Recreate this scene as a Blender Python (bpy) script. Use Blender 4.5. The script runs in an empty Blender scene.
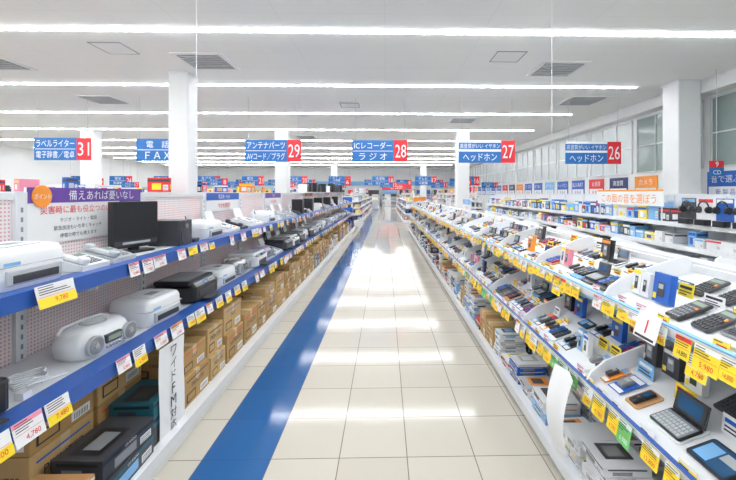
import bpy, math, random
from mathutils import Matrix, Vector
random.seed(11)
sc = bpy.context.scene
try:
    sc.view_settings.view_transform = 'Standard'
    sc.view_settings.look = 'None'
    sc.view_settings.exposure = 0.0
except Exception:
    pass
R = random.random
def U(a, b): return a + (b - a) * R()
def C(l): return random.choice(l)

# ------------------------------------------------------------ materials
MATS = {}
def mat(name, col=(0.8, 0.8, 0.8), rough=0.45, metal=0.0, emit=0.0, var=0.03):
    if name in MATS: return MATS[name]
    m = bpy.data.materials.new(name); m.use_nodes = True
    nt = m.node_tree; p = nt.nodes['Principled BSDF']
    c = (*col, 1)
    p.inputs['Roughness'].default_value = rough
    p.inputs['Metallic'].default_value = metal
    if emit > 0:
        p.inputs['Base Color'].default_value = c
        p.inputs['Emission Color'].default_value = c
        p.inputs['Emission Strength'].default_value = emit
    else:
        n = nt.nodes.new('ShaderNodeTexNoise'); n.inputs['Scale'].default_value = 6
        g = nt.nodes.new('ShaderNodeNewGeometry')
        nt.links.new(g.outputs['Position'], n.inputs['Vector'])
        r = nt.nodes.new('ShaderNodeValToRGB')
        r.color_ramp.elements[0].position = .2; r.color_ramp.elements[1].position = .8
        r.color_ramp.elements[0].color = (*[x * (1 - var) for x in col], 1)
        r.color_ramp.elements[1].color = (*[min(1, x * (1 + var)) for x in col], 1)
        nt.links.new(n.outputs['Fac'], r.inputs['Fac'])
        nt.links.new(r.outputs['Color'], p.inputs['Base Color'])
    MATS[name] = m
    return m

P = {
 'white': ((.82,.84,.87),.32), 'offwhite': ((.72,.74,.75),.45), 'lgrey': ((.50,.53,.56),.4),
 'grey': ((.25,.26,.28),.4), 'dark': ((.05,.052,.06),.35), 'black': ((.015,.016,.02),.28),
 'steel': ((.76,.78,.81),.35), 'lipblue': ((.025,.10,.40),.35), 'blue': ((.02,.12,.50),.4),
 'signblue': ((.012,.14,.43),.45), 'signred': ((.70,.02,.03),.45), 'red': ((.75,.03,.04),.45),
 'yellow': ((.95,.72,.03),.5), 'orange': ((.9,.3,.03),.5), 'pink': ((.85,.3,.42),.5),
 'green': ((.15,.55,.15),.5), 'teal': ((.02,.12,.16),.4), 'purple': ((.13,.05,.34),.4),
 'paper': ((.86,.87,.88),.7), 'carton': ((.47,.29,.11),.75), 'carton2': ((.56,.37,.16),.75),
 'tape': ((.6,.45,.24),.3), 'screen': ((.03,.10,.22),.12), 'lcd': ((.28,.36,.30),.2),
 'skyblue': ((.22,.48,.8),.4), 'navy': ((.015,.03,.13),.4), 'silver': ((.55,.56,.58),.25),
 'cream': ((.8,.75,.6),.5), 'ink': ((.03,.03,.04),.6), 'inkgrey': ((.3,.3,.33),.6),
 'wood': ((.55,.30,.12),.5), 'crimson': ((.4,.02,.08),.3), 'lilac': ((.5,.42,.65),.4),
 'frame': ((.62,.65,.66),.35), 'wallw': ((.82,.84,.85),.6), 'eink': ((.5,.54,.56),.2),
}
def mm(n):
    c, r = P[n]
    return mat(n, c, r, metal=(0.6 if n == 'silver' else 0), var=.012 if n in ('wallw','white','steel','paper') else .04)

def node_mat(name):
    m = bpy.data.materials.new(name); m.use_nodes = True
    return m, m.node_tree, m.node_tree.nodes['Principled BSDF']

TW = 0.41
def floor_mat():
    m, nt, p = node_mat('floor_tiles')
    N = nt.nodes.new; L = nt.links.new
    g = N('ShaderNodeNewGeometry'); mp = N('ShaderNodeMapping')
    mp.inputs['Location'].default_value = (0.686, -0.25, 0)
    L(g.outputs['Position'], mp.inputs['Vector'])
    br = N('ShaderNodeTexBrick'); br.offset = 0; br.squash = 1
    br.inputs['Scale'].default_value = 1
    br.inputs['Brick Width'].default_value = TW; br.inputs['Row Height'].default_value = TW
    br.inputs['Mortar Size'].default_value = 0.0034; br.inputs['Mortar Smooth'].default_value = .2
    br.inputs['Color1'].default_value = (.53,.495,.43,1); br.inputs['Color2'].default_value = (.57,.535,.47,1)
    br.inputs['Mortar'].default_value = (.22,.20,.17,1)
    L(mp.outputs[0], br.inputs['Vector'])
    b2 = N('ShaderNodeTexBrick'); b2.offset = 0
    b2.inputs['Scale'].default_value = 1
    b2.inputs['Brick Width'].default_value = TW; b2.inputs['Row Height'].default_value = TW
    b2.inputs['Mortar Size'].default_value = 0.002
    b2.inputs['Color1'].default_value = (.022,.10,.28,1); b2.inputs['Color2'].default_value = (.027,.115,.31,1)
    b2.inputs['Mortar'].default_value = (.03,.08,.22,1)
    L(mp.outputs[0], b2.inputs['Vector'])
    sx = N('ShaderNodeSeparateXYZ'); L(g.outputs['Position'], sx.inputs[0])
    c = N('ShaderNodeMath'); c.operation = 'COMPARE'; c.inputs[1].default_value = -0.686 - TW/2; c.inputs[2].default_value = TW/2
    L(sx.outputs['X'], c.inputs[0])
    n = N('ShaderNodeTexNoise'); n.inputs['Scale'].default_value = 3; n.inputs['Detail'].default_value = 5
    L(g.outputs['Position'], n.inputs['Vector'])
    mr = N('ShaderNodeMapRange'); mr.inputs['To Min'].default_value = .06; mr.inputs['To Max'].default_value = .12
    L(n.outputs['Fac'], mr.inputs['Value']); L(mr.outputs[0], p.inputs['Roughness'])
    mx = N('ShaderNodeMix'); mx.data_type = 'RGBA'
    L(c.outputs[0], mx.inputs[0]); L(br.outputs['Color'], mx.inputs[6]); L(b2.outputs['Color'], mx.inputs[7])
    L(mx.outputs[2], p.inputs['Base Color'])
    p.inputs['IOR'].default_value = 1.3
    return m
def ceil_mat():
    m, nt, p = node_mat('ceiling_panels')
    N = nt.nodes.new; L = nt.links.new
    g = N('ShaderNodeNewGeometry')
    br = N('ShaderNodeTexBrick'); br.offset = 0
    br.inputs['Scale'].default_value = 1
    br.inputs['Brick Width'].default_value = 1.82; br.inputs['Row Height'].default_value = .91
    br.inputs['Mortar Size'].default_value = 0.005
    br.inputs['Color1'].default_value = (.85,.87,.865,1); br.inputs['Color2'].default_value = (.86,.88,.875,1)
    br.inputs['Mortar'].default_value = (.76,.78,.77,1)
    L(g.outputs['Position'], br.inputs['Vector']); L(br.outputs['Color'], p.inputs['Base Color'])
    p.inputs['Roughness'].default_value = .8
    return m
def peg_mat():
    m, nt, p = node_mat('pegboard')
    N = nt.nodes.new; L = nt.links.new
    g = N('ShaderNodeNewGeometry'); mp = N('ShaderNodeMapping'); L(g.outputs['Position'], mp.inputs['Vector'])
    sx = N('ShaderNodeSeparateXYZ'); L(mp.outputs[0], sx.inputs[0])
    def band(o):
        a = N('ShaderNodeMath'); a.operation = 'MULTIPLY'; a.inputs[1].default_value = 2*math.pi/0.02; L(o, a.inputs[0])
        s = N('ShaderNodeMath'); s.operation = 'SINE'; L(a.outputs[0], s.inputs[0]); return s
    a = band(sx.outputs['Y']); b = band(sx.outputs['Z'])
    ml = N('ShaderNodeMath'); ml.operation = 'ADD'; L(a.outputs[0], ml.inputs[0]); L(b.outputs[0], ml.inputs[1])
    gt = N('ShaderNodeMath'); gt.operation = 'GREATER_THAN'; gt.inputs[1].default_value = .85; L(ml.outputs[0], gt.inputs[0])
    mx = N('ShaderNodeMix'); mx.data_type = 'RGBA'
    L(gt.outputs[0], mx.inputs[0]); mx.inputs[6].default_value = (.84,.79,.80,1); mx.inputs[7].default_value = (.74,.38,.40,1)
    L(mx.outputs[2], p.inputs['Base Color']); p.inputs['Roughness'].default_value = .5
    return m
M_FLOOR = floor_mat(); M_CEIL = ceil_mat(); M_PEG = peg_mat()
M_TUBE = mat('light_tube', (.965, .985, 1), emit=86)
M_SIDE = mat('added_side_glow', (.965, .985, 1), emit=23)

# ------------------------------------------------------------ text cache
TXT = {}
def text_mesh(s):
    if s in TXT: return TXT[s]
    cu = bpy.data.curves.new('t', 'FONT'); cu.body = s; cu.resolution_u = 2; cu.size = 1
    ob = bpy.data.objects.new('t', cu); sc.collection.objects.link(ob)
    dg = bpy.context.evaluated_depsgraph_get(); dg.update()
    me = bpy.data.meshes.new_from_object(ob.evaluated_get(dg))
    vs = [v.co.copy() for v in me.vertices]; fs = [tuple(p.vertices) for p in me.polygons]
    bpy.data.objects.remove(ob); bpy.data.curves.remove(cu); bpy.data.meshes.remove(me)
    if vs:
        x0 = min(v.x for v in vs); x1 = max(v.x for v in vs); y0 = min(v.y for v in vs); y1 = max(v.y for v in vs)
        vs = [(v.x-(x0+x1)/2, v.y-(y0+y1)/2) for v in vs]; TXT[s] = (vs, fs, x1-x0, y1-y0)
    else:
        TXT[s] = ([], [], 1, 1)
    return TXT[s]

# ------------------------------------------------------------ mesh builder
class B:
    def __init__(s):
        s.v = []; s.f = []; s.m = []; s.s = []; s.mats = []; s.M = Matrix()
    def mi(s, m):
        if isinstance(m, str): m = mm(m)
        if m not in s.mats: s.mats.append(m)
        return s.mats.index(m)
    def add(s, vs, fs, m, smooth=False):
        k = len(s.v); i = s.mi(m)
        M = s.M
        for v in vs: s.v.append(M @ Vector(v))
        for f in fs:
            s.f.append(tuple(k + a for a in f)); s.m.append(i); s.s.append(smooth)
    def box(s, x0, x1, y0, y1, z0, z1, m):
        s.add([(x0,y0,z0),(x1,y0,z0),(x1,y1,z0),(x0,y1,z0),(x0,y0,z1),(x1,y0,z1),(x1,y1,z1),(x0,y1,z1)],
              [(0,3,2,1),(4,5,6,7),(0,1,5,4),(1,2,6,5),(2,3,7,6),(3,0,4,7)], m)
    def loft(s, rings, m, smooth=True, caps=True):
        n = len(rings[0]); vs = [p for r in rings for p in r]; fs = []
        for i in range(len(rings)-1):
            for j in range(n):
                a = i*n+j; b = i*n+(j+1) % n
                fs.append((a, b, b+n, a+n))
        s.add(vs, fs, m, smooth)
        if caps:
            s.add(rings[0], [tuple(reversed(range(n)))], m)
            s.add(rings[-1], [tuple(range(n))], m)
    def rring(s, x0, x1, y0, y1, z, r, n=3):
        o = []
        for cx, cy, a0 in ((x1-r,y1-r,0),(x0+r,y1-r,90),(x0+r,y0+r,180),(x1-r,y0+r,270)):
            for i in range(n+1):
                a = math.radians(a0+90*i/n); o.append((cx+r*math.cos(a), cy+r*math.sin(a), z))
        return o
    def rbox(s, x0, x1, y0, y1, z0, z1, m, r=.015, b=.006, n=3):
        r = min(r, (x1-x0)/2.05, (y1-y0)/2.05); b = min(b, (z1-z0)/2.1, r*.95)
        rg = [s.rring(x0+b,x1-b,y0+b,y1-b,z0,r-b*.9,n), s.rring(x0,x1,y0,y1,z0+b,r,n), s.rring(x0,x1,y0,y1,z1-b,r,n),
              s.rring(x0+b*.3,x1-b*.3,y0+b*.3,y1-b*.3,z1-b*.3,r-b*.25,n), s.rring(x0+b,x1-b,y0+b,y1-b,z1,r-b*.9,n)]
        s.loft(rg, m, smooth=False)
    def cyl(s, cx, cy, cz, r, h, m, axis='z', n=14, r2=None):
        r2 = r if r2 is None else r2
        A = []; Bq = []
        for i in range(n):
            a = 2*math.pi*i/n; c, d = math.cos(a), math.sin(a)
            if axis == 'z': A.append((cx+r*c,cy+r*d,cz)); Bq.append((cx+r2*c,cy+r2*d,cz+h))
            elif axis == 'y': A.append((cx+r*c,cy,cz-r*d)); Bq.append((cx+r2*c,cy+h,cz-r2*d))
            else: A.append((cx,cy+r*c,cz+r*d)); Bq.append((cx+h,cy+r2*c,cz+r2*d))
        s.loft([A, Bq], m)
    def prism(s, prof, x0, x1, m):
        a = [(x0,y,z) for y, z in prof]; b = [(x1,y,z) for y, z in prof]
        s.loft([a, b], m, smooth=False)
    def tube(s, pts, r, m, n=6):
        rings = []
        for i, p in enumerate(pts):
            p = Vector(p); q = Vector(pts[min(i+1, len(pts)-1)]); o = Vector(pts[max(i-1, 0)])
            d = (q-o).normalized(); u = d.cross(Vector((.13,.21,.97))).normalized(); w = d.cross(u)
            rings.append([tuple(p+u*r*math.cos(2*math.pi*k/n)+w*r*math.sin(2*math.pi*k/n)) for k in range(n)])
        s.loft(rings, m)
    def fq(s, x0, x1, z0, z1, m, y=-.0012):
        s.add([(x0,y,z0),(x1,y,z0),(x1,y,z1),(x0,y,z1)], [(0,1,2,3)], m)
    def tq(s, x0, x1, y0, y1, m, z):
        s.add([(x0,y0,z),(x1,y0,z),(x1,y1,z),(x0,y1,z)], [(0,1,2,3)], m)
    def text(s, t, cx, cz, h, maxw, m, y=-.0025, top=False):
        vs, fs, w, hh = text_mesh(t)
        k = h/hh if hh else 0; kx = min(k, maxw/w)
        if top: s.add([(cx+x*kx, cz+z*k, y) for x, z in vs], fs, m)
        else: s.add([(cx+x*kx, y, cz+z*k) for x, z in vs], fs, m)
    def mesh(s, name):
        me = bpy.data.meshes.new(name); me.from_pydata([tuple(v) for v in s.v], [], s.f)
        for m in s.mats: me.materials.append(m)
        me.polygons.foreach_set('material_index', s.m); me.polygons.foreach_set('use_smooth', s.s)
        me.update(); return me
    def build(s, name, M=None):
        return place(s.mesh(name), name, M)
def place(me, name, M=None):
    o = bpy.data.objects.new(name, me)
    if M is not None: o.matrix_world = M
    sc.collection.objects.link(o); return o
T = Matrix.Translation
def RX(a): return Matrix.Rotation(a, 4, 'X')
def RZ(a): return Matrix.Rotation(a, 4, 'Z')
def SC(k): return Matrix.Scale(k, 4)
def LM(x, y, z, rz=0): return T((x, y, z)) @ RZ(math.pi/2 + rz)
def RM(x, y, z, rz=0): return T((x, y, z)) @ RZ(-math.pi/2 + rz)

# ------------------------------------------------------------ room
CZ = 4.6; X0, X1, Y0, Y1 = -24.0, 8.8, -5.0, 46.0
b = B(); b.box(X0, X1, Y0, Y1, -.1, 0, M_FLOOR); b.build('floor')
b = B(); b.box(X0, X1, Y0, Y1, CZ, CZ+.1, M_CEIL); b.build('ceiling')
b = B(); b.box(X0-.15, X0, Y0, Y1, 0, CZ, 'wallw'); b.build('wall_left')
b = B(); b.box(X0, X1, Y1, Y1+.15, 0, CZ, 'wallw'); b.box(X0, X1, Y1-.03, Y1, 2.5, 3.0, 'skyblue')
b.build('wall_back')
b = B(); b.box(X0, X1, Y0-.15, Y0, 0, CZ, 'wallw'); b.build('wall_front')
b = B()
b.box(X1, X1+.15, Y0, Y1, 0, CZ, 'wallw'); b.build('wall_right')
glass = mat('frosted_glass', (.28,.35,.335), .12); glass2 = mat('frosted_glass_pale', (.62,.68,.69), .25)  # second glass is a paler colour, lowers contrast of the far panes
k = 0
y = Y0+.3
while y < Y1-3:
    k += 1
    b = B()
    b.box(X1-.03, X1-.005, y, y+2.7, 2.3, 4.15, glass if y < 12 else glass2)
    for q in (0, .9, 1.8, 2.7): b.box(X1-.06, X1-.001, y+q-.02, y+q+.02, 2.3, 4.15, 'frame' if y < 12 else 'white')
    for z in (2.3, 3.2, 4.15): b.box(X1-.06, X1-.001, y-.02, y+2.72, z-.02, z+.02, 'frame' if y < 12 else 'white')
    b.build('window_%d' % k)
    y += 3.0
b = B(); b.box(X1-.4, X1-.001, Y0, Y1, 4.25, CZ-.001, 'wallw'); b.build('trim_soffit')
y = 6.0; i = 0
PT = [('blue','ヘッドホン'),('skyblue','イヤホン'),('blue','音で選ぶ'),('blue','CD・DVD'),('orange','カメラ'),('navy','高音質'),('red','お買得'),('blue','BLU-RAY')]
while y < 40:
    c, t = PT[i % 8]; b = B(); b.M = RM(X1-.02, y+.6, 1.45); b.box(-.55,.55,-.01,.01,0,.72,c); b.fq(-.5,.5,.05,.32,'paper',y=-.012)
    b.text(t,0,.52,.2,.95,'white',y=-.014); b.text('新 製 品',0,.18,.15,.8,c,y=-.014); b.build('wall_poster'); y += 1.5; i += 1

for (x0, x1, y0, y1) in ((-5.35,-4.86,9.5,9.98),(7.78,8.395,9.9,10.5),(-5.3,-4.7,18.4,19.0),(-14.5,-13.9,9.5,10.1),(-14.5,-13.9,18.4,19.0),(3.5,4.1,18.4,19.0),(-5.3,-4.7,37.5,38.1),(3.5,4.1,37.5,38.1)):
    b = B(); b.rbox(x0, x1, y0, y1, 0, CZ, 'wallw', r=.03, b=.001)
    b.box(x0-.02, x1+.004, y0-.02, y1+.02, 0, .12, 'lgrey'); b.box(x0-.015, x1+.004, y0-.015, y1+.015, CZ-.06, CZ, 'white')
    b.build('column')

# linear fixtures: bright lower diffuser, dimmer side glow added to brighten the ceiling
ys = [-3.7, -.1, 3.5, 7.05] + [10.6+3.7*i for i in range(9)]
for yy in ys:
    b = B(); x = X0+1.0
    while x < 7.0:
        e = min(x+2.42, 7.1)
        b.box(x, e, yy-.03, yy+.03, CZ-.012, CZ, 'offwhite')
        b.box(x+.002, e-.002, yy-.0255, yy+.0255, CZ-.031, CZ-.012, M_SIDE)
        b.add([(x+.003,yy-.026,CZ-.0316),(x+.003,yy+.026,CZ-.0316),(e-.003,yy+.026,CZ-.0316),(e-.003,yy-.026,CZ-.0316)], [(0,1,2,3)], M_TUBE)
        x += 2.42
    b.build('ceiling_light')
for (x, y, s) in ((-4.05,8.75,.55),(4.15,9.1,.55),(6.4,12.2,.6),(-9,12.4,.55),(-4.2,20.5,.55),(3.2,15.6,.55),(-9,8.9,.55)):
    b = B(); b.M = T((x, y, CZ))
    b.box(-s, s, -s, s, -.02, 0, 'wallw')
    b.box(-s+.1, s-.1, -s+.1, s-.1, -.03, -.018, 'grey')
    for i in range(7):
        q = -s+.16+i*(2*s-.32)/6; b.box(-s+.1, s-.1, q-.02, q+.02, -.045, -.03, 'lgrey')
    b.build('air_vent')
for (x, y) in ((-5.6,8.0),(2.7,8.3),(-1.2,13),(-10,7.9)):
    b = B(); b.M = T((x, y, CZ)); s = .32
    b.box(-s, s, -s, -s+.015, -.012, 0, 'grey'); b.box(-s, s, s-.015, s, -.012, 0, 'grey')
    b.box(-s, -s+.015, -s, s, -.012, 0, 'grey'); b.box(s-.015, s, -s, s, -.012, 0, 'grey')
    b.box(-s+.02, s-.02, -s+.02, s-.02, -.008, 0, 'wallw'); b.build('ceiling_hatch')

def hsign(x, y, z0, z1, w, l1, l2, num, style=0):
    b = B(); b.M = T((x, y, z0)); h = z1-z0; xr = w*.25
    b.box(-w/2, w/2-xr, 0, .03, 0, h, 'signblue'); b.box(w/2-xr, w/2, 0, .03, 0, h, 'signred')
    cx = -xr/2; ww = w-xr
    if style == 0:
        b.fq(-w/2+.03, w/2-xr-.03, h*.485, h*.51, 'white')
        b.text(l1, cx, h*.75, h*.32, ww*.9, 'white'); b.text(l2, cx, h*.25, h*.32, ww*.9, 'white')
    elif style == 1:
        b.fq(-w/2, w/2-xr, h*.90, h, 'white'); b.fq(-w/2, w/2-xr, h*.5, h*.60, 'white')
        b.text(l1, cx, h*.75, h*.22, ww*.94, 'white'); b.text(l2, cx, h*.25, h*.34, ww*.8, 'white')
    b.text(str(num), w/2-xr/2, h*.5, h*.6, xr*.8, 'white')
    for q in (-w/2+.1, w/2-.1): b.box(q-.004, q+.004, .01, .018, h, CZ-z0, 'lgrey')
    b.build('hanging_aisle_sign')
SX = -.16; SP = 3.35; SY = 12
hsign(SX-3*SP+.22, SY, 2.62, 3.31, 1.72, 'ラベルライター', '電子辞書／電卓', 31)
hsign(SX-2*SP, SY, 2.60, 3.29, 1.75, '電　話', 'ＦＡＸ', 30)
hsign(SX-1*SP, SY, 2.58, 3.27, 1.75, 'アンテナパーツ', 'AVコード／プラグ', 29)
hsign(SX, SY, 2.58, 3.27, 1.75, 'ICレコーダー', 'ラ ジ オ', 28)
hsign(SX+SP+.05, SY, 2.56, 3.27, 1.8, '高音質がいい イヤホン', 'ヘッドホン', 27, 1)
hsign(SX+2*SP+.12, SY, 2.53, 3.24, 1.8, '高音質がいい イヤホン', 'ヘッドホン', 26, 1)
W2 = ['テレビ', '冷蔵庫', 'カメラ', '洗濯機', 'パソコン', '照明', 'ゲーム', '電池']
for i in range(-7, 3):
    hsign(SX+i*SP, 29.6, 2.2, 2.9, 1.7, C(W2), C(W2), 18-i)
    if i > -7: hsign(SX+i*SP-1.2, 40, 2.4, 3.0, 1.6, C(W2), C(W2), 9-i)
for i in range(-6, 3):
    if i % 2: hsign(SX+i*SP+1.0, 21, 2.0, 2.4, 1.2, C(W2), C(W2), 5-i)
for i in range(-6, 3):
    hsign(SX+i*SP+.4, 25, 1.95, 2.3, 1.1, C(W2), C(W2), 12-i)
b = B(); b.M = T((8.02, 9.0, 2.0)); b.box(-.17,.17,0,.03,.21,.38,'signred'); b.box(-.17,.17,0,.03,0,.21,'signblue')
b.text('9',0,.295,.12,.2,'white'); b.text('CD',0,.1,.1,.24,'white'); b.box(-.01,.0,.01,.02,.38,CZ-2.0,'lgrey'); b.build('hanging_aisle_sign')
for (x, y, z) in ((-2.55,5.2,3.2),(2.35,5.3,2.25)):
    b = B(); b.box(x-.003,x+.003,y-.003,y+.003,z,CZ,'white'); b.cyl(x,y,z-.03,.012,.03,'lgrey'); b.cyl(x,y,CZ-.02,.03,.02,'white')
    b.build('ceiling_hanger_wire')

# ------------------------------------------------------------ product models (local: front = -y, bottom z=0)
def m_printer(body='white', dark='dark', w=.42, d=.34, h=.17, feeder=True):
    b = B()
    b.rbox(-w/2, w/2, -d/2, d/2, .008, h*.7, body, r=.035, b=.012)
    for x in (-w/2+.05, w/2-.05):
        for y in (-d/2+.05, d/2-.05): b.cyl(x, y, 0, .012, .012, 'dark')
    b.rbox(-w*.33, w*.33, -d/2-.004, -d/2+.02, h*.14, h*.46, dark, r=.004, b=.003)
    b.box(-w*.27, w*.27, -d/2-.075, -d/2, h*.10, h*.14, dark)
    b.rbox(-w/2+.012, w/2-.012, -d/2+.035, d/2-.006, h*.7, h*.95, body, r=.03, b=.012)
    b.rbox(-w*.40, w*.40, -d*.28, d*.36, h*.95, h*.97, 'lgrey' if body not in ('dark','black') else 'grey', r=.02, b=.001)
    b.prism([(-d/2+.002,h*.66),(-d/2+.045,h*.9),(-d/2+.055,h*.9),(-d/2+.055,h*.66)], -w*.38, w*.38, 'grey')
    pa = math.atan2(h*.24, .043)
    S = b.M; b.M = S @ T((0,-d/2+.002,h*.66)) @ RX(pa)
    b.tq(-.05, .05, .006, .036, 'screen', .002)
    for i in range(4):
        b.cyl(.075+i*.02, .02, .0, .006, .004, 'silver', n=8); b.cyl(-.075-i*.02, .02, .0, .006, .004, 'lgrey', n=8)
    b.M = S
    if feeder:
        b.M = S @ T((0, d/2-.03, h*.93)) @ RX(math.radians(-18))
        b.rbox(-w*.3, w*.3, -.006, .006, 0, .12, body, r=.005, b=.003)
        b.box(-w*.25, w*.25, -.009, -.006, .01, .16, 'paper')
    b.M = S
    return b
def m_photo(body='white', w=.36, d=.30, h=.19):
    b = B(); n = 28
    def ring(z, s, k): return [(w/2*s*math.copysign(abs(math.cos(a))**.35, math.cos(a)), d/2*k*math.copysign(abs(math.sin(a))**.35, math.sin(a)), z) for a in [2*math.pi*i/n for i in range(n)]]
    b.loft([ring(0,.94,.94), ring(.012,.98,.98), ring(h*.5,1,1), ring(h*.82,.99,.97), ring(h*.95,.94,.9), ring(h,.82,.78)], body)
    b.rbox(-w*.36, w*.36, -d/2-.006, -d/2+.03, h*.12, h*.48, 'lgrey', r=.005, b=.004); b.rbox(-w*.3, w*.3, -d/2-.009, -d/2+.02, h*.16, h*.36, 'dark', r=.004, b=.003)
    b.rbox(-w*.28, w*.28, -d*.3, d*.22, h, h+.008, body, r=.02, b=.004); b.tq(-w*.12, w*.12, -d*.22, -d*.02, 'grey', h+.0085)
    b.fq(-w*.4, -w*.2, h*.6, h*.68, 'skyblue', y=-d/2-.002)
    b.rbox(-w*.496, w*.496, -d*.497, d*.497, h*.56, h*.58, 'lgrey', r=.03, b=.001)
    return b
def m_fax(body='white', acc='lgrey'):
    b = B(); w, d = .34, .26
    b.prism([(-d/2,.01),(-d/2,.035),(d*.15,.085),(d/2-.02,.10),(d/2,.08),(d/2,.01)], -w/2, w/2, body)
    b.prism([(-d/2-.002,.0),(-d/2-.002,.016),(d/2,.016),(d/2,.0)], -w/2-.002, w/2+.002, acc)
    sl = math.atan2(.05, d*.65); S = b.M
    b.M = S @ T((0,-d/2,.035)) @ RX(sl)
    b.rbox(-w/2+.015, -w/2+.07, .01, .20, .0, .022, body, r=.02, b=.008)
    b.rbox(-w/2+.012, -w/2+.073, .005, .055, .0, .036, body, r=.02, b=.01)
    b.rbox(-w/2+.012, -w/2+.073, .15, .205, .0, .036, body, r=.02, b=.01)
    b.rbox(-.075, .055, .105, .165, 0, .01, 'dark', r=.006, b=.002); b.tq(-.068, .048, .112, .158, 'lcd', .0108)
    for i in range(4):
        for j in range(3): b.rbox(-.06+j*.032, -.036+j*.032, .02+i*.02, .034+i*.02, 0, .006, acc, r=.004, b=.002, n=1)
    for i in range(4): b.rbox(.07, .10, .025+i*.034, .045+i*.034, 0, .007, 'skyblue' if i else 'orange', r=.005, b=.002, n=1)
    b.M = S @ T((0, d/2-.03, .09)) @ RX(math.radians(-20))
    b.box(-w*.3, w*.32, -.004, .003, 0, .1, body); b.box(-w*.26, w*.28, -.008, -.004, .0, .13, 'paper')
    b.M = S; return b
def m_cdradio(body='white', acc='lgrey'):
    b = B(); w, d, h = .36, .24, .15
    rg = []
    for z, s, k in ((0,.86,.86),(.015,.94,.95),(.05,1,1),(.09,.99,.95),(.125,.93,.82),(.145,.82,.66),(.152,.6,.45)):
        rg.append([(w/2*s*math.copysign(abs(math.cos(a))**.65, math.cos(a)), d/2*k*math.copysign(abs(math.sin(a))**.75, math.sin(a)), z) for a in [2*math.pi*i/28 for i in range(28)]])
    b.loft(rg, body)
    for sx in (-1, 1):
        b.cyl(sx*.115, -d/2+.012, .07, .05, -.018, acc, axis='y', n=22); b.cyl(sx*.115, -d/2-.0062, .07, .042, -.003, 'grey', axis='y', n=22)
        b.cyl(sx*.115, -d/2-.009, .07, .015, -.003, 'silver', axis='y', n=14)
    b.rbox(-.052, .052, -d/2-.008, -d/2+.02, .055, .10, 'dark', r=.005, b=.003); b.fq(-.044, .044, .066, .092, 'lcd', y=-d/2-.0095)
    for i in range(5): b.cyl(-.04+i*.02, -d/2+.01, .035, .007, -.015, 'silver', axis='y', n=8)
    b.cyl(0, .0, .150, .062, .006, acc, n=28); b.cyl(0, .0, .156, .05, .002, 'offwhite', n=28)
    b.tube([(-.165,.03,.08),(-.15,.05,.14),(-.12,.06,.155),(0,.065,.160),(.12,.06,.155),(.15,.05,.14),(.165,.03,.08)], .008, body, 8)
    return b
def m_tv(scr='screen', w=.30, h=.30, body='black'):
    b = B()
    b.rbox(-w*.3, w*.3, -.08, .08, 0, .012, body, r=.03, b=.004); b.box(-.03, .03, .0, .03, .01, .06, body)
    b.rbox(-w/2, w/2, -.015, .03, .03, h, body, r=.01, b=.004)
    b.fq(-w/2+.014, w/2-.014, .047, h-.014, scr, y=-.0155)
    b.fq(-w/2+.014, w/2-.014, .047, .08, 'dark', y=-.0165); b.fq(-w*.3, w*.3, .055, .07, 'lgrey', y=-.0175)
    b.rbox(-w*.35, w*.35, .03, .06, .09, h-.06, 'dark', r=.01, b=.004)
    return b
def m_cordless(body='white', acc='lgrey'):
    b = B()
    b.rbox(-.05, .05, -.06, .05, 0, .028, body, r=.02, b=.01)
    S = b.M; b.M = S @ T((0, .01, .02)) @ RX(math.radians(-12))
    b.rbox(-.024, .024, -.014, .014, 0, .165, body, r=.011, b=.006)
    b.rbox(-.018, .018, -.0165, -.012, .105, .145, 'dark', r=.002, b=.001); b.fq(-.015, .015, .11, .138, 'lcd', y=-.0172)
    for i in range(4):
        for j in range(3): b.box(-.016+j*.012, -.008+j*.012, -.0165, -.012, .03+i*.015, .038+i*.015, acc)
    b.cyl(.016, 0, .16, .004, .03, body, n=6)
    b.M = S; return b
def m_phone(body='white', acc='grey'):
    b = B(); w, d = .19, .20
    b.prism([(-d/2,0),(-d/2,.025),(d*.3,.07),(d/2,.065),(d/2,0)], -w/2, w/2, body)
    S = b.M; b.M = S @ T((0,-d/2,.025)) @ RX(math.atan2(.045, d*.8))
    b.rbox(-w/2+.008, -w/2+.058, .005, .19, .0, .025, body, r=.02, b=.008)
    b.rbox(-w/2+.006, -w/2+.06, .003, .05, 0, .038, body, r=.02, b=.01); b.rbox(-w/2+.006, -w/2+.06, .145, .195, 0, .038, body, r=.02, b=.01)
    b.tq(-.02, .08, .12, .16, 'lcd', .002)
    for i in range(4):
        for j in range(3): b.rbox(-.015+j*.03, .007+j*.03, .02+i*.022, .035+i*.022, 0, .006, acc, r=.003, b=.002, n=1)
    b.M = S; return b
def m_speaker(body='black', w=.17, h=.28, d=.2):
    b = B(); b.rbox(-w/2, w/2, -d/2, d/2, 0, h, body, r=.012, b=.005)
    b.cyl(0, -d/2+.002, h*.35, w*.38, -.006, 'dark', axis='y', n=22); b.cyl(0, -d/2-.004, h*.35, w*.33, -.003, 'dark', axis='y', n=22, r2=w*.1)
    b.cyl(0, -d/2+.002, h*.76, w*.2, -.006, 'dark', axis='y', n=18); b.cyl(0, -d/2-.004, h*.76, w*.1, -.006, 'grey', axis='y', n=14)
    return b
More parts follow.
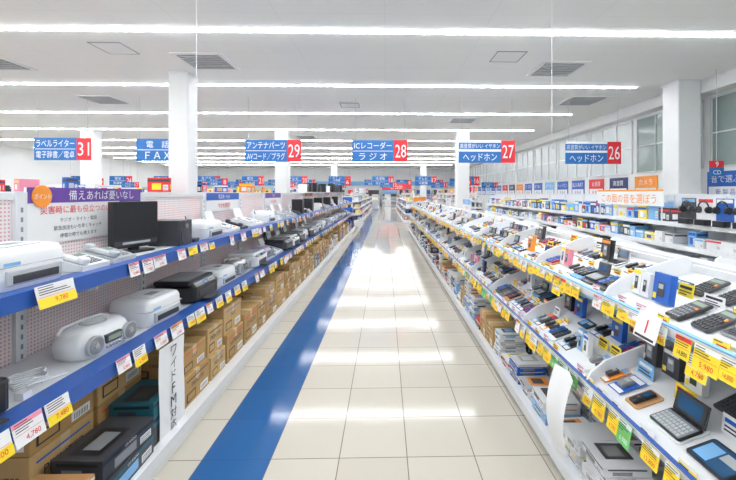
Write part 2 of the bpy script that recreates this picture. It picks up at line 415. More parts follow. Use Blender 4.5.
def m_carton(w=.36, d=.34, h=.3, col='carton', txt='PRINTER'):
    b = B()
    b.rbox(-w/2, w/2, -d/2, d/2, 0, h, col, r=.004, b=.003, n=1)
    b.box(-.028, .028, -d/2-.001, d/2+.001, h-.07, h+.0012, 'tape')
    b.tq(-w/2+.003, w/2-.003, -.0015, .0015, 'ink', h+.0016)
    b.text(txt, 0, h*.62, h*.16, w*.7, 'ink', y=-d/2-.002)
    b.fq(-w*.42, -w*.08, h*.12, h*.42, 'ink', y=-d/2-.0015); b.fq(-w*.39, -w*.11, h*.16, h*.38, col, y=-d/2-.0025)
    b.fq(w*.1, w*.42, h*.10, h*.34, 'paper', y=-d/2-.0015)
    for i in range(9): b.fq(w*.14+i*w*.028, w*.15+i*w*.028, h*.14, h*.28, 'ink', y=-d/2-.0025)
    b.fq(-w*.42, w*.42, h*.82, h*.86, C(['blue','ink','red']), y=-d/2-.0015)
    S = b.M
    for sg in (1, -1):
        b.M = S @ RZ(sg*math.pi/2)
        b.text(txt, 0, h*.6, h*.14, d*.7, 'ink', y=-w/2-.002); b.fq(-d*.4, -d*.1, h*.1, h*.4, 'ink', y=-w/2-.0015); b.fq(-d*.37, -d*.13, h*.14, h*.36, col, y=-w/2-.0025)
        b.fq(d*.1, d*.4, h*.12, h*.32, 'paper', y=-w/2-.0015)
    b.M = S
    return b
def pbox(b, w, d, h, c1, c2, c3, txt=None):
    b.box(-w/2, w/2, -d/2, d/2, 0, h, c1)
    b.fq(-w/2, w/2, h*.72, h*.9, c2, y=-d/2-.001)
    b.rbox(-w*.3, w*.12, -d/2-.0025, -d/2, h*.15, h*.6, c3, r=.001, b=.0004, n=1)
    b.fq(w*.2, w*.44, h*.12, h*.5, 'paper', y=-d/2-.001)
    for i in range(3): b.fq(w*.22, w*.42, h*(.18+i*.1), h*(.21+i*.1), 'ink', y=-d/2-.002)
    b.tq(-w*.4, w*.2, -d*.3, d*.3, c2, h+.001); b.tq(-w*.3, w*.1, -d*.2, d*.15, c3, h+.002)
    S = b.M
    for sg in (1, -1):
        b.M = S @ RZ(sg*math.pi/2); b.fq(-d*.4, d*.4, h*.7, h*.85, c2, y=-w/2-.001); b.fq(-d*.3, d*.1, h*.15, h*.55, c3, y=-w/2-.001)
    b.M = S
    if txt: b.text(txt, 0, h*.81, h*.12, w*.8, 'white', y=-d/2-.003)
def m_pbox(w, d, h, c1, c2, c3, txt=None):
    b = B(); pbox(b, w, d, h, c1, c2, c3, txt); return b
def dictionary(b, c='black', w=.15, d=.10, ang=-28, scr=None):
    b.rbox(-w/2, w/2, 0, d, 0, .011, c, r=.01, b=.003); b.tq(-w/2+.006, w/2-.006, .006, d-.014, 'grey' if c != 'silver' else 'dark', .0115)
    for i in range(4):
        for j in range(9): b.box(-w/2+.010+j*(w-.02)/9, -w/2+.010+(j+.78)*(w-.02)/9, .009+i*(d-.02)/4.6, .009+(i+.75)*(d-.02)/4.6, .011, .014, 'lgrey' if c in ('black','navy','crimson','dark') else 'dark')
    S = b.M; b.M = S @ T((0, d, .008)) @ RX(math.radians(ang))
    b.rbox(-w/2, w/2, -.001, .009, 0, d*.85, c, r=.004, b=.003, n=1)
    b.fq(-w/2+.006, w/2-.006, .01, d*.85-.006, 'dark', y=-.002)
    b.fq(-w/2+.022, w/2-.022, .02, d*.85-.014, scr or C(['eink','lcd','screen','screen']), y=-.003)
    b.M = S
def calculator(b, c='white', w=.10, d=.15):
    b.M = b.M @ RX(math.radians(6)); b.rbox(-w/2, w/2, 0, d, 0, .014, c, r=.008, b=.004, n=2)
    b.tq(-w*.42, w*.42, d*.72, d*.94, 'dark', .0145); b.tq(-w*.37, w*.37, d*.76, d*.9, 'lcd', .0152)
    for i in range(5):
        for j in range(5): b.box(-w*.42+j*w*.172, -w*.30+j*w*.172, d*(.06+i*.125), d*(.14+i*.125), .013, .018, 'orange' if (i == 4 and j == 4) else ('dark' if c != 'black' else 'grey'))
def recorder(b, c='silver', w=.042, d=.11):
    b.rbox(-w/2, w/2, 0, d, 0, .014, c, r=.008, b=.004, n=2); b.tq(-w*.36, w*.36, d*.55, d*.85, 'screen', .0146)
    b.cyl(0, d*.35, .013, w*.26, .003, 'dark', n=12); b.cyl(0, d*.35, .016, w*.1, .002, 'silver', n=8)
    b.box(-w*.35, -w*.1, d*.1, d*.16, .013, .016, 'dark'); b.box(w*.1, w*.35, d*.1, d*.16, .013, .016, 'dark')
def blister(b, c='blue', w=.10, d=.16):
    b.box(-w/2, w/2, 0, d, 0, .003, c); b.tq(-w*.45, w*.45, d*.78, d*.96, C(['white','orange','yellow','skyblue','red']), .0035)
    b.tq(-w*.45, w*.45, d*.03, d*.2, 'paper', .0035); b.rbox(-w*.25, w*.25, d*.25, d*.7, .003, .022, C(['dark','silver','grey','black']), r=.006, b=.003, n=1)
    b.tq(-w*.16, w*.16, d*.5, d*.64, 'eink', .0225)
def tablet(b, w=.17, d=.13, c='black'):
    b.rbox(-w/2, w/2, 0, d, 0, .01, c, r=.012, b=.003); b.tq(-w*.43, w*.43, d*.08, d*.92, 'screen', .0104); b.tq(-w*.4, -w*.05, d*.15, d*.8, 'skyblue', .011); b.tq(0, w*.38, d*.5, d*.8, 'eink', .011)
def standbox(b, w=.09, h=.13, d=.03):
    S = b.M; b.M = S @ RX(math.radians(-24)); c = C(['dark','navy','white','black','skyblue','blue','paper','orange','pink','dark','white'])
    b.box(-w/2, w/2, -d, 0, 0, h, c); b.fq(-w*.45, w*.45, h*.8, h*.95, C(['white','blue','yellow','orange']), y=-d-.001); b.fq(-w*.2, w*.2, h*.2, h*.7, 'silver' if c in ('dark','black','navy') else 'dark', y=-d-.0015)
    b.fq(-w*.14, w*.14, h*.48, h*.64, 'eink', y=-d-.0025); b.fq(-w*.45, -w*.25, h*.1, h*.3, C(['red','yellow','white']), y=-d-.0015); b.M = S
def popcard(b, w=.10, h=.07):
    S = b.M; b.M = S @ RX(math.radians(-25)); c, e = C([('yellow','red'),('paper','blue'),('orange','white'),('paper','red'),('yellow','red'),('skyblue','white'),('paper','ink'),('yellow','ink')])
    b.box(-w/2, w/2, -.002, 0, 0, h, c); b.fq(-w*.4, w*.4, h*.6, h*.82, e, y=-.003)
    for i in range(2): b.fq(-w*.4, w*U(0,.4), h*(.15+i*.2), h*(.24+i*.2), 'ink', y=-.003)
    b.M = S

def price_card(b, w, h, style, price, det=True):
    body, head, pm = (('yellow','white','red'),('paper','pink','red'),('paper','blue','red'),('green','white','white'),('paper','paper','red'),('yellow','red','ink'),('paper','orange','red'))[style]
    b.box(-w/2, w/2, -.001, .001, -h, 0, body); b.fq(-w/2, w/2, -h*.2, 0, head, y=-.0022)
    if style in (4, 2): b.fq(-w/2, w/2, -h, -h*.56, 'yellow', y=-.0022)
    if det:
        for i in range(4): b.fq(-w*.44, w*U(-.1,.42), -h*(.09+i*.105), -h*(.055+i*.105), 'ink', y=-.0032)
        b.fq(-w*.46, w*.46, -h*.52, -h*.505, 'red', y=-.0024)
        b.text(price, w*.08, -h*.76, h*.25, w*.62, pm, y=-.0032)
    else:
        b.fq(-w*.4, w*.1, -h*.4, -h*.3, 'ink', y=-.0032)
        b.fq(-w*.25, w*.4, -h*.85, -h*.64, pm, y=-.0032)
PR = ['9,480','6,980','12,800','4,780','9,980','14,800','3,980','7,480','5,980','17,800','2,480']

def gondola(xc, y0, y1, h, shelves, base_d, lip='lipblue', bay=.98, peg='white', yk=None, name='gondola_shelf'):
    b = B()
    b.box(xc-.018, xc+.018, y0, y1, .08, h-.03, peg)
    b.box(xc-.03, xc+.03, y0, y1, h-.035, h, 'steel')
    y = y0 if yk is None else yk
    while y <= y1+.01:
        b.box(xc-.04, xc+.04, y-.03, y+.03, 0, h+.004, 'steel')
        for s in (-1, 1):
            if y < 6 and xc > -2 and xc < 2:
                for z in [q*.05+.15 for q in range(int((h-.2)/.05))]:
                    b.box(xc+s*.04-.001, xc+s*.04+.001, y-.006, y+.006, z, z+.025, 'grey')
        y += bay
    for s in (-1, 1):
        xa, xb = sorted((xc, xc+s*base_d))
        b.box(xa, xb, y0, y1, .10, .125, 'steel')
        xa, xb = sorted((xc+s*.05, xc+s*(base_d-.015)))
        b.box(xa, xb, y0, y1, 0, .10, 'offwhite')
        xa, xb = sorted((xc+s*(base_d-.012), xc+s*(base_d+.006)))
        b.box(xa, xb, y0, y1, .07, .132, 'steel')
        for z, d in shelves:
            xa, xb = sorted((xc+s*.02, xc+s*d)); b.box(xa, xb, y0, y1, z-.03, z, 'steel')
            xa, xb = sorted((xc+s*(d-.11), xc+s*d)); b.box(xa, xb, y0, y1, z, z+.002, lip)
            xa, xb = sorted((xc+s*d, xc+s*(d+.014))); b.box(xa, xb, y0, y1, z-.065, z+.006, lip)
            yy = y0 if yk is None else yk
            while yy <= y1:
                xa, xb = sorted((xc+s*.03, xc+s*(d-.03)))
                b.box(xa, xb, yy-.004, yy+.004, z-.10, z-.028, 'steel'); yy += bay
    b.build(name)
def fill(b, side, xf, y0, y1, z, hmax, depth, pal, wr=(.12,.3), gap=.02):
    y = y0
    while y < y1-.1:
        w = U(*wr)
        if R() < .93:
            hh = hmax*U(.45,1); dd = depth*U(.6,.95)
            x = xf - side*(dd/2+U(.02,.06))
            b.M = (LM if side > 0 else RM)(x, y+w/2, z)
            pbox(b, w*.94, dd, hh, C(pal), C(pal), C(pal))
        y += w+gap*R()
    b.M = Matrix()
GP = ['white','white','offwhite','lgrey','dark','blue','skyblue','red','yellow','paper','navy','silver','carton2','pink','paper']

# ============================================================ LEFT GONDOLA (main)
LX = -1.90; GY0, GY1 = -.95, 17.0
gondola(LX, GY0, GY1, 1.6, [(1.20,.45),(.74,.52)], .62, peg=M_PEG, yk=GY0)
V = {}
def var(key, fn):
    if key not in V: V[key] = fn().mesh(key[0])
    return V[key]
def put(kind, y, x, z, rz=0.0, **kw):
    key = (kind,) + tuple(sorted(kw.items()))
    fn = {'printer': lambda: m_printer(**kw), 'photo_printer': lambda: m_photo(**kw), 'fax_machine': lambda: m_fax(**kw), 'cd_radio': lambda: m_cdradio(**kw),
          'small_television': lambda: m_tv(**kw), 'cordless_telephone': lambda: m_cordless(**kw), 'telephone': lambda: m_phone(**kw),
          'loudspeaker': lambda: m_speaker(**kw), 'cardboard_box': lambda: m_carton(**kw)}[kind]
    place(var(key, fn), kind, LM(x, y, z, rz))
ZU = 1.2025; ZM = .7425
put('photo_printer', 1.28, -1.66, ZU, body='offwhite')
put('photo_printer', 1.68, -1.66, ZU, w=.36, h=.17, d=.30)
put('telephone', 2.04, -1.62, ZU, body='offwhite'); put('telephone', 2.26, -1.62, ZU, body='lgrey')
put('small_television', 2.64, -1.71, ZU, rz=-.3, scr='black', w=.34, h=.34)
put('loudspeaker', 2.98, -1.66, ZU, body='dark', w=.19, h=.19, d=.24)
put('cordless_telephone', 3.16, -1.60, ZU, body='dark')
put('photo_printer', 3.44, -1.65, ZU, w=.34, h=.15, d=.28)
y = 3.70
kinds = [('fax_machine',.40,{}),('telephone',.25,{'body':'dark'}),('cordless_telephone',.15,{}),('telephone',.25,{}),('fax_machine',.40,{'body':'lgrey'}),
         ('cordless_telephone',.15,{'body':'dark'}),('telephone',.25,{'body':'offwhite'}),('loudspeaker',.22,{}),('photo_printer',.33,{'w':.3,'h':.15,'d':.26})]
while y < 16.6:
    k = C(kinds); y += k[1]/2
    if y > 16.7: break
    put(k[0], y, -1.66, ZU, rz=U(-.06,.06), **k[2]); y += k[1]/2+U(0.01,.05)
put('printer', 1.32, -1.63, ZM, body='black', h=.2)
put('cd_radio', 2.12, -1.60, ZM, rz=-.1)
put('photo_printer', 2.62, -1.62, ZM, rz=-.08, w=.36, h=.17, d=.3)
put('printer', 3.16, -1.63, ZM, body='black', w=.42, h=.18, feeder=False)
put('photo_printer', 3.66, -1.63, ZM, w=.38, h=.15)
put('cd_radio', 4.12, -1.62, ZM, body='silver')
y = 4.34
kinds = [('printer',.44,{}),('printer',.44,{'body':'dark'}),('cd_radio',.38,{}),('photo_printer',.38,{'w':.36,'h':.17,'d':.3}),('printer',.44,{'feeder':False}),('cd_radio',.38,{'body':'lilac'}),('cd_radio',.38,{'body':'dark'}),('fax_machine',.38,{})]
while y < 16.4:
    k = C(kinds); y += k[1]/2+.015; put(k[0], y, -1.63, ZM, rz=U(-.03,.03), **k[2]); y += k[1]/2+.015
b = B(); pts = []
for i in range(60):
    a = i*.42; r = .05+.012*math.sin(i*1.7); pts.append((-1.60+r*math.cos(a)*1.2, 1.74+r*1.5*math.sin(a), ZM+.008+i*.0006))
b.tube(pts, .004, 'white', 6); b.tube([pts[-1], (-1.50,1.62,ZM+.05), (-1.46,1.78,ZM+.03), (-1.53,1.86,ZM+.01)], .004, 'white', 6)
b.box(-1.53,-1.49,1.60,1.64,ZM,ZM+.03,'white'); b.build('power_cord')
ZB = .1265
def carton(y, x, z, w, d, h, col='carton', txt='PRINTER', rz=0):
    put('cardboard_box', y, x, z, rz=rz, w=w, d=d, h=h, col=col, txt=txt)
def colbox(name, y, x, z, w, d, h, c1, c2, c3, txt=None, rz=0, side=1):
    m_pbox(w, d, h, c1, c2, c3, txt).build(name, (LM if side > 0 else RM)(x, y, z, rz))
colbox('product_box', 1.60, -1.45, ZB, .34, .26, .10, 'offwhite', 'lgrey', 'dark', 'RADIO')
colbox('product_box', 1.60, -1.45, ZB+.103, .33, .25, .09, 'wood', 'cream', 'dark', 'RADIO')
colbox('product_box', 2.00, -1.44, ZB, .38, .26, .11, 'dark', 'teal', 'skyblue', 'CD RADIO', .04)
colbox('product_box', 2.00, -1.44, ZB+.113, .36, .25, .10, 'dark', 'black', 'grey', 'CD RADIO', -.05)
colbox('product_box', 2.38, -1.47, ZB, .30, .26, .15, 'black', 'teal', 'grey', 'PLAYER')
colbox('product_box', 2.38, -1.47, ZB+.152, .30, .25, .10, 'teal', 'black', 'dark', 'PLAYER', .03)
carton(1.95, -1.735, ZB, .38, .25, .27, 'carton2', 'PRINTER'); carton(1.95, -1.735, ZB+.273, .38, .25, .21)
carton(2.36, -1.735, ZB, .38, .25, .27, txt='FAX'); carton(2.36, -1.735, ZB+.273, .38, .25, .23, 'carton2', 'PRINTER')
y = 2.60
TX = ['PRINTER','FAX','CD RADIO','A4 PRINTER']
while y < 9.5:
    w = U(.26,.44); h1 = round(U(.16,.30),2); yc = y+w/2
    d = round(U(.32,.48),2); w_ = round(w*.96,2)
    if R() < .14: colbox('product_box', yc, -1.36-d/2, ZB, w_, d, h1, C(['dark','white','navy']), 'grey', 'silver', 'PRINTER')
    else: carton(yc, -1.36-d/2, ZB, w_, d, h1, C(['carton','carton2','carton']), C(TX), U(-.02,.02))
    h2 = round(U(.12,.24),2)
    if h1+h2 < .50: carton(yc+U(-.01,.01), -1.36-d/2-.01, ZB+h1+.003, round(w_*U(.85,1),2), round(d*.95,2), h2, C(['carton','carton2']), C(TX), U(-.03,.03))
    y += w+.015
b = B(); fill(b, 1, -1.33, 9.55, 16.8, ZB, .5, .45, ['carton','carton2','dark','white','carton','blue','carton','navy'], wr=(.25,.4)); b.build('stacked_product_boxes')

def tagrow(side, xf, z, y0, y1, styles, wr, hr, tilt, dens=1, det_to=5.5, name='price_tags', gap=.06):
    b = B(); y = y0
    while y < y1:
        w = U(*wr); h = U(*hr)
        if R() < dens:
            b.M = (LM if side > 0 else RM)(xf+side*.004, y+w/2, z) @ RX(tilt)
            price_card(b, w, h, C(styles), C(PR), det=(y < det_to))
        y += w+U(.0,gap)*(1 if R() < .6 else 2)
    b.M = Matrix(); b.build(name)
tagrow(1, LX+.45+.016, 1.212, 1.0, 1.45, [1,1,4], (.10,.13), (.08,.09), -.18)
b = B(); b.M = LM(LX+.475, 1.67, 1.215) @ RX(-.25); price_card(b, .19, .095, 4, '9,780'); b.M = Matrix(); b.build('price_tag')
tagrow(1, LX+.45+.016, 1.205, 2.15, 16.8, [0,1,2,1,4,1,4], (.08,.13), (.06,.09), -.18, .9, gap=.10)
tagrow(1, LX+.52+.016, .75, 1.0, 1.58, [4,1,4], (.11,.14), (.085,.10), -.25, gap=.02)
tagrow(1, LX+.52+.016, .75, 1.95, 16.8, [1,4,4,0,4,6], (.08,.14), (.07,.10), -.22, .9, gap=.10)
b = B(); b.M = LM(LX+.56, 2.42, .668)
n = 10; vs = []; fs = []
for i in range(n+1):
    z = -.58*i/n; yy = .004*math.sin(i*.6); vs += [(-.14, yy-.004, z), (.14, yy-.004, z)]
for i in range(n): fs.append((2*i, 2*i+2, 2*i+3, 2*i+1))
b.add(vs, fs, 'paper', True)
for i, ch in enumerate('ワイドFM対応'): b.text(ch, 0, -.055-i*.078, .064, .18, 'ink', y=-.012)
b.build('paper_banner')
b = B(); b.M = LM(LX+.03, 2.49, 1.32)
b.box(-.47, .47, -.004, .008, 0, .31, 'paper'); b.fq(-.47, .47, .225, .31, 'purple', y=-.006)
b.fq(.22, .47, 0, .225, 'navy', y=-.006); b.fq(.27, .42, .03, .19, 'skyblue', y=-.0075)
b.text('備えあれば憂いなし', .08, .267, .06, .66, 'white', y=-.008)
b.text('災害時に最も役立つのは', -.13, .185, .045, .62, 'red', y=-.008)
for i in range(3): b.text(['ラジオ・ライト・電話', '緊急放送もいち早くキャッチ', '停電の時でも使えます'][i], -.13, .125-i*.045, .026, .6, 'ink', y=-.008)
b.cyl(-.385, -.006, .262, .06, -.006, 'orange', axis='y', n=20); b.text('ポイント', -.385, .262, .03, .1, 'white', y=-.0135)
b.box(-.44,-.42,.008,.012,0,.02,'steel'); b.build('header_board')
for (y, c1, t) in ((4.45,'blue','電話機・FAX'),(6.4,'purple','ラジオ'),(9.3,'orange','CDラジカセ'),(12.3,'pink','お買得品')):
    b = B(); b.M = LM(LX+.03, y, 1.40); b.box(-.44,.44,-.004,.008,0,.2,'paper'); b.fq(-.44,.44,.12,.2,c1,y=-.006)
    b.text(t, 0, .16, .05, .7, 'white', y=-.008); b.text('今がお買得！', 0, .06, .06, .7, 'red', y=-.008); b.build('header_board')
b = B(); b.box(LX-.2, LX+.2, 8.6, 16.9, 1.606, 1.625, 'steel'); b.build('top_shelf_board')
for (y, bd, hh) in ((8.9,'white',.18),(9.4,'black',.22),(10.1,'black',.24),(10.7,'dark',.2),(11.6,'black',.25),(12.5,'white',.2),(13.4,'black',.3),(13.7,'black',.3),(15.0,'dark',.25),(16.0,'black',.3)):
    put('loudspeaker', y, LX, 1.627, body=bd, w=.18, h=hh, d=.2)

# ============================================================ RIGHT GONDOLA (sloped display)
RX0 = 1.62
T1 = (1.03, .64, 1.50, .80); T2 = (1.12, 1.07, 1.57, 1.20)
BAY = .9; RB = [.10+BAY*i for i in range(19)]
RY0, RY1 = RB[0], RB[-1]
b = B()
b.box(RX0-.015, RX0+.015, RY0, RY1, 0, 1.23, 'steel'); b.box(RX0-.05, RX0+.05, RY0, RY1, 1.23, 1.25, 'steel')
for s in (1, -1):
    def bx(x0, x1, y0, y1, z0, z1, m):
        if s < 0: x0, x1 = 2*RX0-x1, 2*RX0-x0
        b.box(x0, x1, y0, y1, z0, z1, m)
    bx(.995, RX0, RY0, RY1, .09, .11, 'steel'); bx(1.02, RX0-.02, RY0, RY1, 0, .09, 'offwhite'); bx(.975, .995, RY0, RY1, .045, .118, 'steel')
    for (xa, za, xb, zb), lipc in ((T1,'lipblue'),(T2,'skyblue')):
        a = math.atan2(zb-za, xb-xa); D = math.hypot(zb-za, xb-xa)
        Mx = T((xa if s > 0 else 2*RX0-xa, 0, za)) @ RZ(-math.pi/2 if s > 0 else math.pi/2) @ RX(a)
        b.M = Mx
        l0, l1 = (-RY1, -RY0) if s > 0 else (RY0, RY1)
        b.box(l0, l1, 0, D, -.016, 0, 'white'); b.box(l0, l1, -.012, .002, -.05, .018, lipc); b.box(l0, l1, -.014, -.012, -.03, .010, 'white')
        b.box(l0, l1, D-.006, D+.004, -.016, .04, 'white')
        for yb in RB:
            xx = -yb if s > 0 else yb
            b.prism([(-.004,-.07),(-.004,.02),(.03,.05),(.12,.08),(D-.08,.09),(D-.02,.085),(D,.065),(D,-.12)], xx-.006, xx+.006, 'white')
        b.M = Matrix()
    for yb in RB: bx(RX0-.05, RX0+.0, yb-.02, yb+.02, 0, 1.24, 'steel')
b.build('sloped_display_gondola')

CD = ['black','black','dark','grey','silver','navy','dark','crimson','blue']
def slope_items(bay, tier):
    (xa, za, xb, zb) = tier; a = math.atan2(zb-za, xb-xa); D = math.hypot(zb-za, xb-xa)
    b = B(); theme = C([0,1,2,3,3,4,4,4]); hero = (bay == 1)
    base = lambda yy, dd: T((xa, yy, za)) @ RZ(-math.pi/2) @ RX(a) @ T((0, dd, .001))
    y = RB[bay]+.05
    if hero and tier is T1:
        theme = 0
        for (yy, dd, fn) in ((1.47,.07,lambda: dictionary(b,'black',.16,.105,-34,'screen')),(1.27,.06,lambda: tablet(b,.16,.12)),(1.66,.07,lambda: [recorder(b,'black'),]),(1.78,.06,lambda: blister(b,'blue',.09,.14)),(1.89,.06,lambda: blister(b,'orange',.09,.14)),(1.12,.06,lambda: blister(b,'white',.09,.14)),(1.72,.33,lambda: standbox(b,.10,.12)),(1.86,.33,lambda: standbox(b,.1,.13)),(1.59,.33,lambda: standbox(b,.09,.13)),(1.25,.27,lambda: dictionary(b,'silver',.14,.09)),(1.44,.30,lambda: calculator(b,'dark'))):
            b.M = base(yy, dd)
            if yy in (1.66, 1.47): b.rbox(-.085,.085,-.01,.125,0,.006,'wood' if yy==1.66 else 'white',r=.01,b=.002,n=1) if yy == 1.47 else b.rbox(-.045,.045,-.01,.125,0,.006,'wood',r=.01,b=.002,n=1)
            b.M = base(yy, dd) @ T((0,0,.0065)); fn()
            b.M = base(yy, .012) @ T((0,0,.03)) @ RX(-.5)
            if dd < .2: price_card(b, .08, .04, C([0,4,0]), C(PR), det=False)
        for yy in (1.15,1.33,1.56,1.8): b.M = base(yy, .235) @ T((0,0,.001)); popcard(b, .11, .07)
        b.M = Matrix(); b.build('electronic_dictionaries'); return
    while y < RB[bay+1]-.11:
        w = U(.12,.15)
        for r in range(2):
            yc = y+w/2; M0 = base(yc, .035+r*.21)
            t = theme if R() < .3 else C([0,3,3,4,4,5,6,4,7,5])
            b.M = M0
            if t in (0, 1):
                b.rbox(-.062, .062, 0, .155, 0, .012, C(['white','white','wood','dark','skyblue']), r=.01, b=.004, n=1); b.M = M0 @ T((0,.03,.013)); dictionary(b, C(CD), w=.115, d=.08)
            elif t == 2:
                b.M = M0 @ T((-.0,.02,.0)) @ RZ(U(-.1,.1)); calculator(b, C(['white','black','dark','silver','grey']), w=.085)
            elif t == 3:
                b.rbox(-.062, .062, 0, .17, 0, .012, C(['white','dark','lgrey','wood','skyblue']), r=.01, b=.004, n=1)
                for q in (-.04, 0, .04):
                    if R() < .9: b.M = M0 @ T((q,.03,.012)); recorder(b, C(['silver','black','black','dark','crimson','blue']), w=.032)
            elif t == 4:
                b.M = M0 @ T((-.03,.02,.0)); blister(b, C(['blue','white','dark','orange','navy','skyblue','red','paper']), w=.056); b.M = M0 @ T((.03,.02,.0)); blister(b, C(['blue','white','dark','paper','dark']), w=.056)
            elif t == 5:
                b.M = M0 @ T((-.0,.10,.0)); standbox(b, .1)
            elif t == 6:
                b.M = M0 @ T((-.03,.10,.0)); standbox(b, .055, .12); b.M = M0 @ T((.03,.10,.0)); standbox(b, .055, .11)
            else:
                b.M = M0 @ T((0,.02,.002)); tablet(b, .115, .08)
            if R() < .5: b.M = M0 @ T((U(-.02,.02),.19,.005)); popcard(b, U(.06,.10), U(.045,.075))
            b.M = M0 @ T((0,-.006,.028)) @ RX(-.5)
            if R() < .8: price_card(b, .065, .032, C([0,0,4,0,1]), C(PR), det=False)
        y += w+.004
    b.M = Matrix(); b.build({0:'electronic_dictionaries',1:'electronic_dictionaries',2:'calculators',3:'voice_recorders',4:'boxed_recorders'}[theme])
for i in range(0, len(RB)-1):
    slope_items(i, T2); slope_items(i, T1)
tagrow(-1, T2[0]-.016, T2[1]+.0, .5, 16.0, [0,0,4,1,0,4,5], (.06,.11), (.055,.085), -.2, .95, 5, gap=.025)
tagrow(-1, T2[0]-.020, T2[1]-.045, 1.0, 16.0, [4,4,2,6], (.08,.13), (.06,.08), -.2, .35, 5, gap=.15)
tagrow(-1, T1[0]-.016, T1[1]+.0, .6, 16.0, [0,0,4,3,0,4,5,6], (.06,.11), (.07,.10), -.2, .92, 5, gap=.035)
b = B(); b.M = RM(T2[0]-.045, 1.52, 1.09) @ RX(-.3); b.box(-.065,.065,-.001,.001,-.09,.02,'paper'); b.text('1',0,-.035,.055,.05,'red',y=-.003); b.fq(-.055,.055,-.085,-.075,'ink',y=-.002)
b.M = Matrix(); b.build('rank_card')
b = B(); b.M = RM(.975, 1.98, .66); n = 12; vs = []; fs = []
for i in range(n+1):
    z = -.46*i/n; yy = -.02-.05*math.sin(i/n*3.0)
    for j in range(5):
        u = -.10+.05*j; vs.append((u, yy-.025*math.cos(j/4*math.pi*2)*.6, z))
for i in range(n):
    for j in range(4): k = i*5+j; fs.append((k, k+5, k+6, k+1))
b.add(vs, fs, 'paper', True); b.build('paper_leaflet')

def stack(y, x, w, d, n, pal, th=(.02,.05), name='stacked_product_boxes'):
    b = B(); z = .1115
    for i in range(n):
        h = U(*th); b.M = RM(x+U(-.008,.008), y+U(-.008,.008), z, U(-.06,.06)); c = C(pal)
        pbox(b, w*U(.93,1), d*U(.92,1), h, c, C(['white','lgrey','navy','dark','orange','white','yellow']), C(['dark','silver','skyblue','grey','white'])); z += h+.003
    b.M = Matrix(); b.build(name)
y = 1.25; k = 0
while y < 15.9:
    w = U(.17,.27); d = .24
    pal = C([['white','paper','lgrey'],['dark','white','navy'],['paper','blue','white'],['white','white','dark','orange'],['dark','white','red'],['white','skyblue']])
    if 3.4 < y < 3.9 or k in (15, 22, 30):
        m_carton(round(w*.95,2), .26, round(U(.2,.28),2), 'carton2', 'RADIO').build('cardboard_box', RM(1.155, y+w/2, .1115))
    else: stack(y+w/2, 1.145, w*.93, d, random.randint(4,9) if k % 4 else 3, pal, th=C([(.015,.03),(.03,.055),(.02,.04)]))
    if R() < .8: stack(y+w/2, 1.43, w*.93, .26, random.randint(4,8), C([['white','lgrey'],['dark','navy','grey'],['carton','paper']]), th=(.03,.06))
    y += w+.03; k += 1
for (y, c1, t) in ((7.4,'skyblue','電子辞書'),(9.6,'white','電卓'),(11.8,'pink','ICレコーダー'),(14,'blue','ラジオ')):
    b = B(); b.M = RM(RX0-.02, y, 1.255); b.box(-.35,.35,-.004,.004,0,.22,'paper'); b.fq(-.35,.35,.12,.22,c1,y=-.006)
    b.text(t,0,.17,.06,.5,'ink' if c1=='white' else 'white',y=-.008); b.text('新入荷',0,.06,.06,.5,'red',y=-.008); b.build('header_board')

# ============================================================ NEXT GONDOLA ON THE RIGHT
NX = 4.95
gondola(NX, .5, 17, 1.58, [(1.14,.42),(.80,.46),(.45,.5)], .6, lip='white', peg='white', yk=.5)
b = B()
for z, d, h, n in ((1.1425,.40,.30,.3),(.8025,.44,.24,.3),(.4525,.48,.24,.3),(.1265,.55,.28,.3)):
    fill(b, -1, NX-d, 6.0 if z > 1 else 3.0, 16.9, z, h, .3, ['white','skyblue','paper','white','blue','skyblue','white','red','dark','yellow'], wr=(.12,.28))
b.build('shelved_product_boxes')
b = B()
for z, d, h in ((1.1425,.40,.22),(.8025,.44,.24),(.1265,.55,.28)):
    fill(b, 1, NX+d, 3.0, 16.9, z, h, .3, GP, wr=(.15,.3))
b.build('shelved_product_boxes')
b = B(); b.M = RM(NX-.44, 7.0, 1.38); b.box(-.95,.95,-.004,.008,0,.28,'paper'); b.fq(-.95,.95,.25,.28,'orange',y=-.006)
b.text('この面の音を選ぼう', 0, .12, .17, 1.75, 'orange', y=-.008); b.box(-.9,-.88,.008,.02,-.235,.1,'steel'); b.box(.88,.9,.008,.02,-.235,.1,'steel'); b.build('header_board')
def headphones(b, c):
    pts = [(.075*math.cos(a), 0, .1+.085*math.sin(a)) for a in [math.pi*i/12 for i in range(13)]]
    b.tube(pts, .009, c, 6)
    for s in (-1, 1):
        b.cyl(s*.075-.015, 0, .085, .04, .03, c, axis='x', n=16); b.cyl(s*.075-s*.015-.006, 0, .085, .032, .012, 'dark', axis='x', n=16)
for i, y in enumerate((3.75,4.05,4.35,4.65,4.95,5.25,5.55)):
    b = B(); b.box(-.11,.11,.03,.034,-.04,.22,['blue','paper','dark','skyblue'][i%4]); b.fq(-.1,.1,.17,.21,['white','red','skyblue','white'][i%4],y=.0285)
    headphones(b, C(['black','dark'])); b.tube([(0,.035,.21),(0,-.02,.2)], .003, 'silver', 5)
    b.rbox(-.08,.08,-.05,.03,-.118/1.2,-.03,'black',r=.01,b=.005)
    b.build('headphones', RM(NX-.47, y, 1.1425+.119) @ SC(1.2))

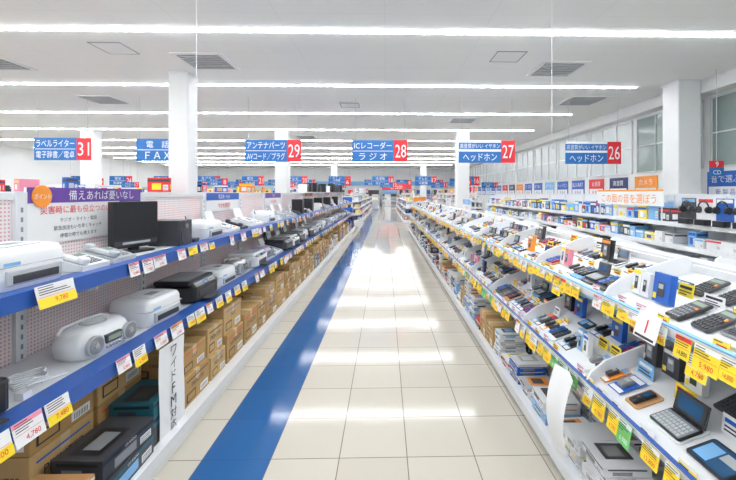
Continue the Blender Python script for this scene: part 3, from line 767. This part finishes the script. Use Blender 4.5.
# ============================================================ OTHER GONDOLAS
def simple_aisle(xc, y0, y1, h=1.62, det=.22, nm='shelved_product_boxes'):
    gondola(xc, y0, y1, h, [(1.2,.42),(.85,.46),(.5,.5)], .6, lip=C(['white','lipblue']), peg='white', bay=1.8, yk=y0)
    for s in (-1, 1):
        b = B()
        for z, d, hh in ((1.2025,.40,.3),(.8525,.44,.24),(.5025,.48,.24),(.1265,.55,.28)):
            fill(b, s, xc+s*d, y0+.1, y1-.1, z, hh, .3, GP, wr=(.18*det/.22,.4*det/.22))
        b.build(nm)
    b = B(); y = y0+.3
    while y < y1-.6:
        w = U(.2,.6)
        if R() < .8:
            b.M = T((xc, y+w/2, h+.005)) @ RZ(C([0, 0, math.pi/2, -math.pi/2]))
            pbox(b, w*.9, .07, U(.1,.38), C(['black','dark','white','red','yellow','skyblue','pink','white','blue','orange']), C(GP), C(GP))
        y += w+U(.1,.6)
    b.M = Matrix(); b.build('top_display_cards')
simple_aisle(LX-3.35, 2.0, 9.3); simple_aisle(LX-3.35, 10.2, 17.0)
for xc in (LX-6.7, LX-10.05, LX-13.4):
    simple_aisle(xc, 2.0, 17.0)
for i in range(-5, 3):
    simple_aisle(LX+3.35*i+.1, 20.5, 36, det=.35)
b = B()
for x in range(-22, 8, 2):
    b.M = T((x+.5, 44.6, 0)); b.box(-.9,.9,-.3,.3,0,2.0,C(['white','offwhite','lgrey'])); b.box(-.8,.8,-.32,-.3,1.5,1.95,C(['red','blue','dark','yellow','skyblue']))
    for z in (.3,.8,1.2): b.box(-.8,.8,-.34,-.3,z,z+.3,C(['dark','white','navy','silver']))
b.M = Matrix(); b.build('back_display_cabinets')
b = B(); b.M = T((1.2, 38.5, 1.9)); b.box(-1.5,1.5,0,.05,0,.6,'red'); b.text('お会計',0,.3,.4,2.4,'white')
for q in (-1.3,1.3): b.box(q-.01,q+.01,.02,.04,.6,CZ-1.9,'lgrey')
b.build('hanging_checkout_sign')
for (x, y, c) in ((-1.9,18.3,'blue'),(1.7,18.3,'orange'),(-1.0,38.6,'lgrey'),(.3,42,'offwhite')):
    b = B(); b.M = T((x, y, 0)); b.rbox(-.35,.35,-.3,.3,0,.9,c,r=.03,b=.01); b.box(-.33,.33,.2,.22,.9,1.45,'paper'); b.fq(-.3,.3,1.15,1.4,c,y=.19)
    for q in (-.2,0,.2): b.box(q-.07,q+.07,-.2,-.05,.9,1.05,C(['white','dark','yellow']))
    b.build('promotion_stand')

# ------------------------------------------------------------ world + camera
w = bpy.data.worlds.new('World'); sc.world = w; w.use_nodes = True
w.node_tree.nodes['Background'].inputs[0].default_value = (.9,.95,1,1); w.node_tree.nodes['Background'].inputs[1].default_value = .6
cam = bpy.data.cameras.new('camera'); co = bpy.data.objects.new('camera', cam); sc.collection.objects.link(co)
cam.sensor_width = 36; cam.lens = 380/736*36
yaw = math.radians(1.3)
co.location = (0, 0, 1.6); co.rotation_euler = (math.pi/2, 0, -yaw)
cam.shift_x = -(17+380*math.tan(yaw))/736; cam.shift_y = -47/736
cam.clip_start = .05; cam.clip_end = 200
sc.camera = co
print('faces', sum(len(o.data.polygons) for o in sc.objects if o.type == 'MESH'))
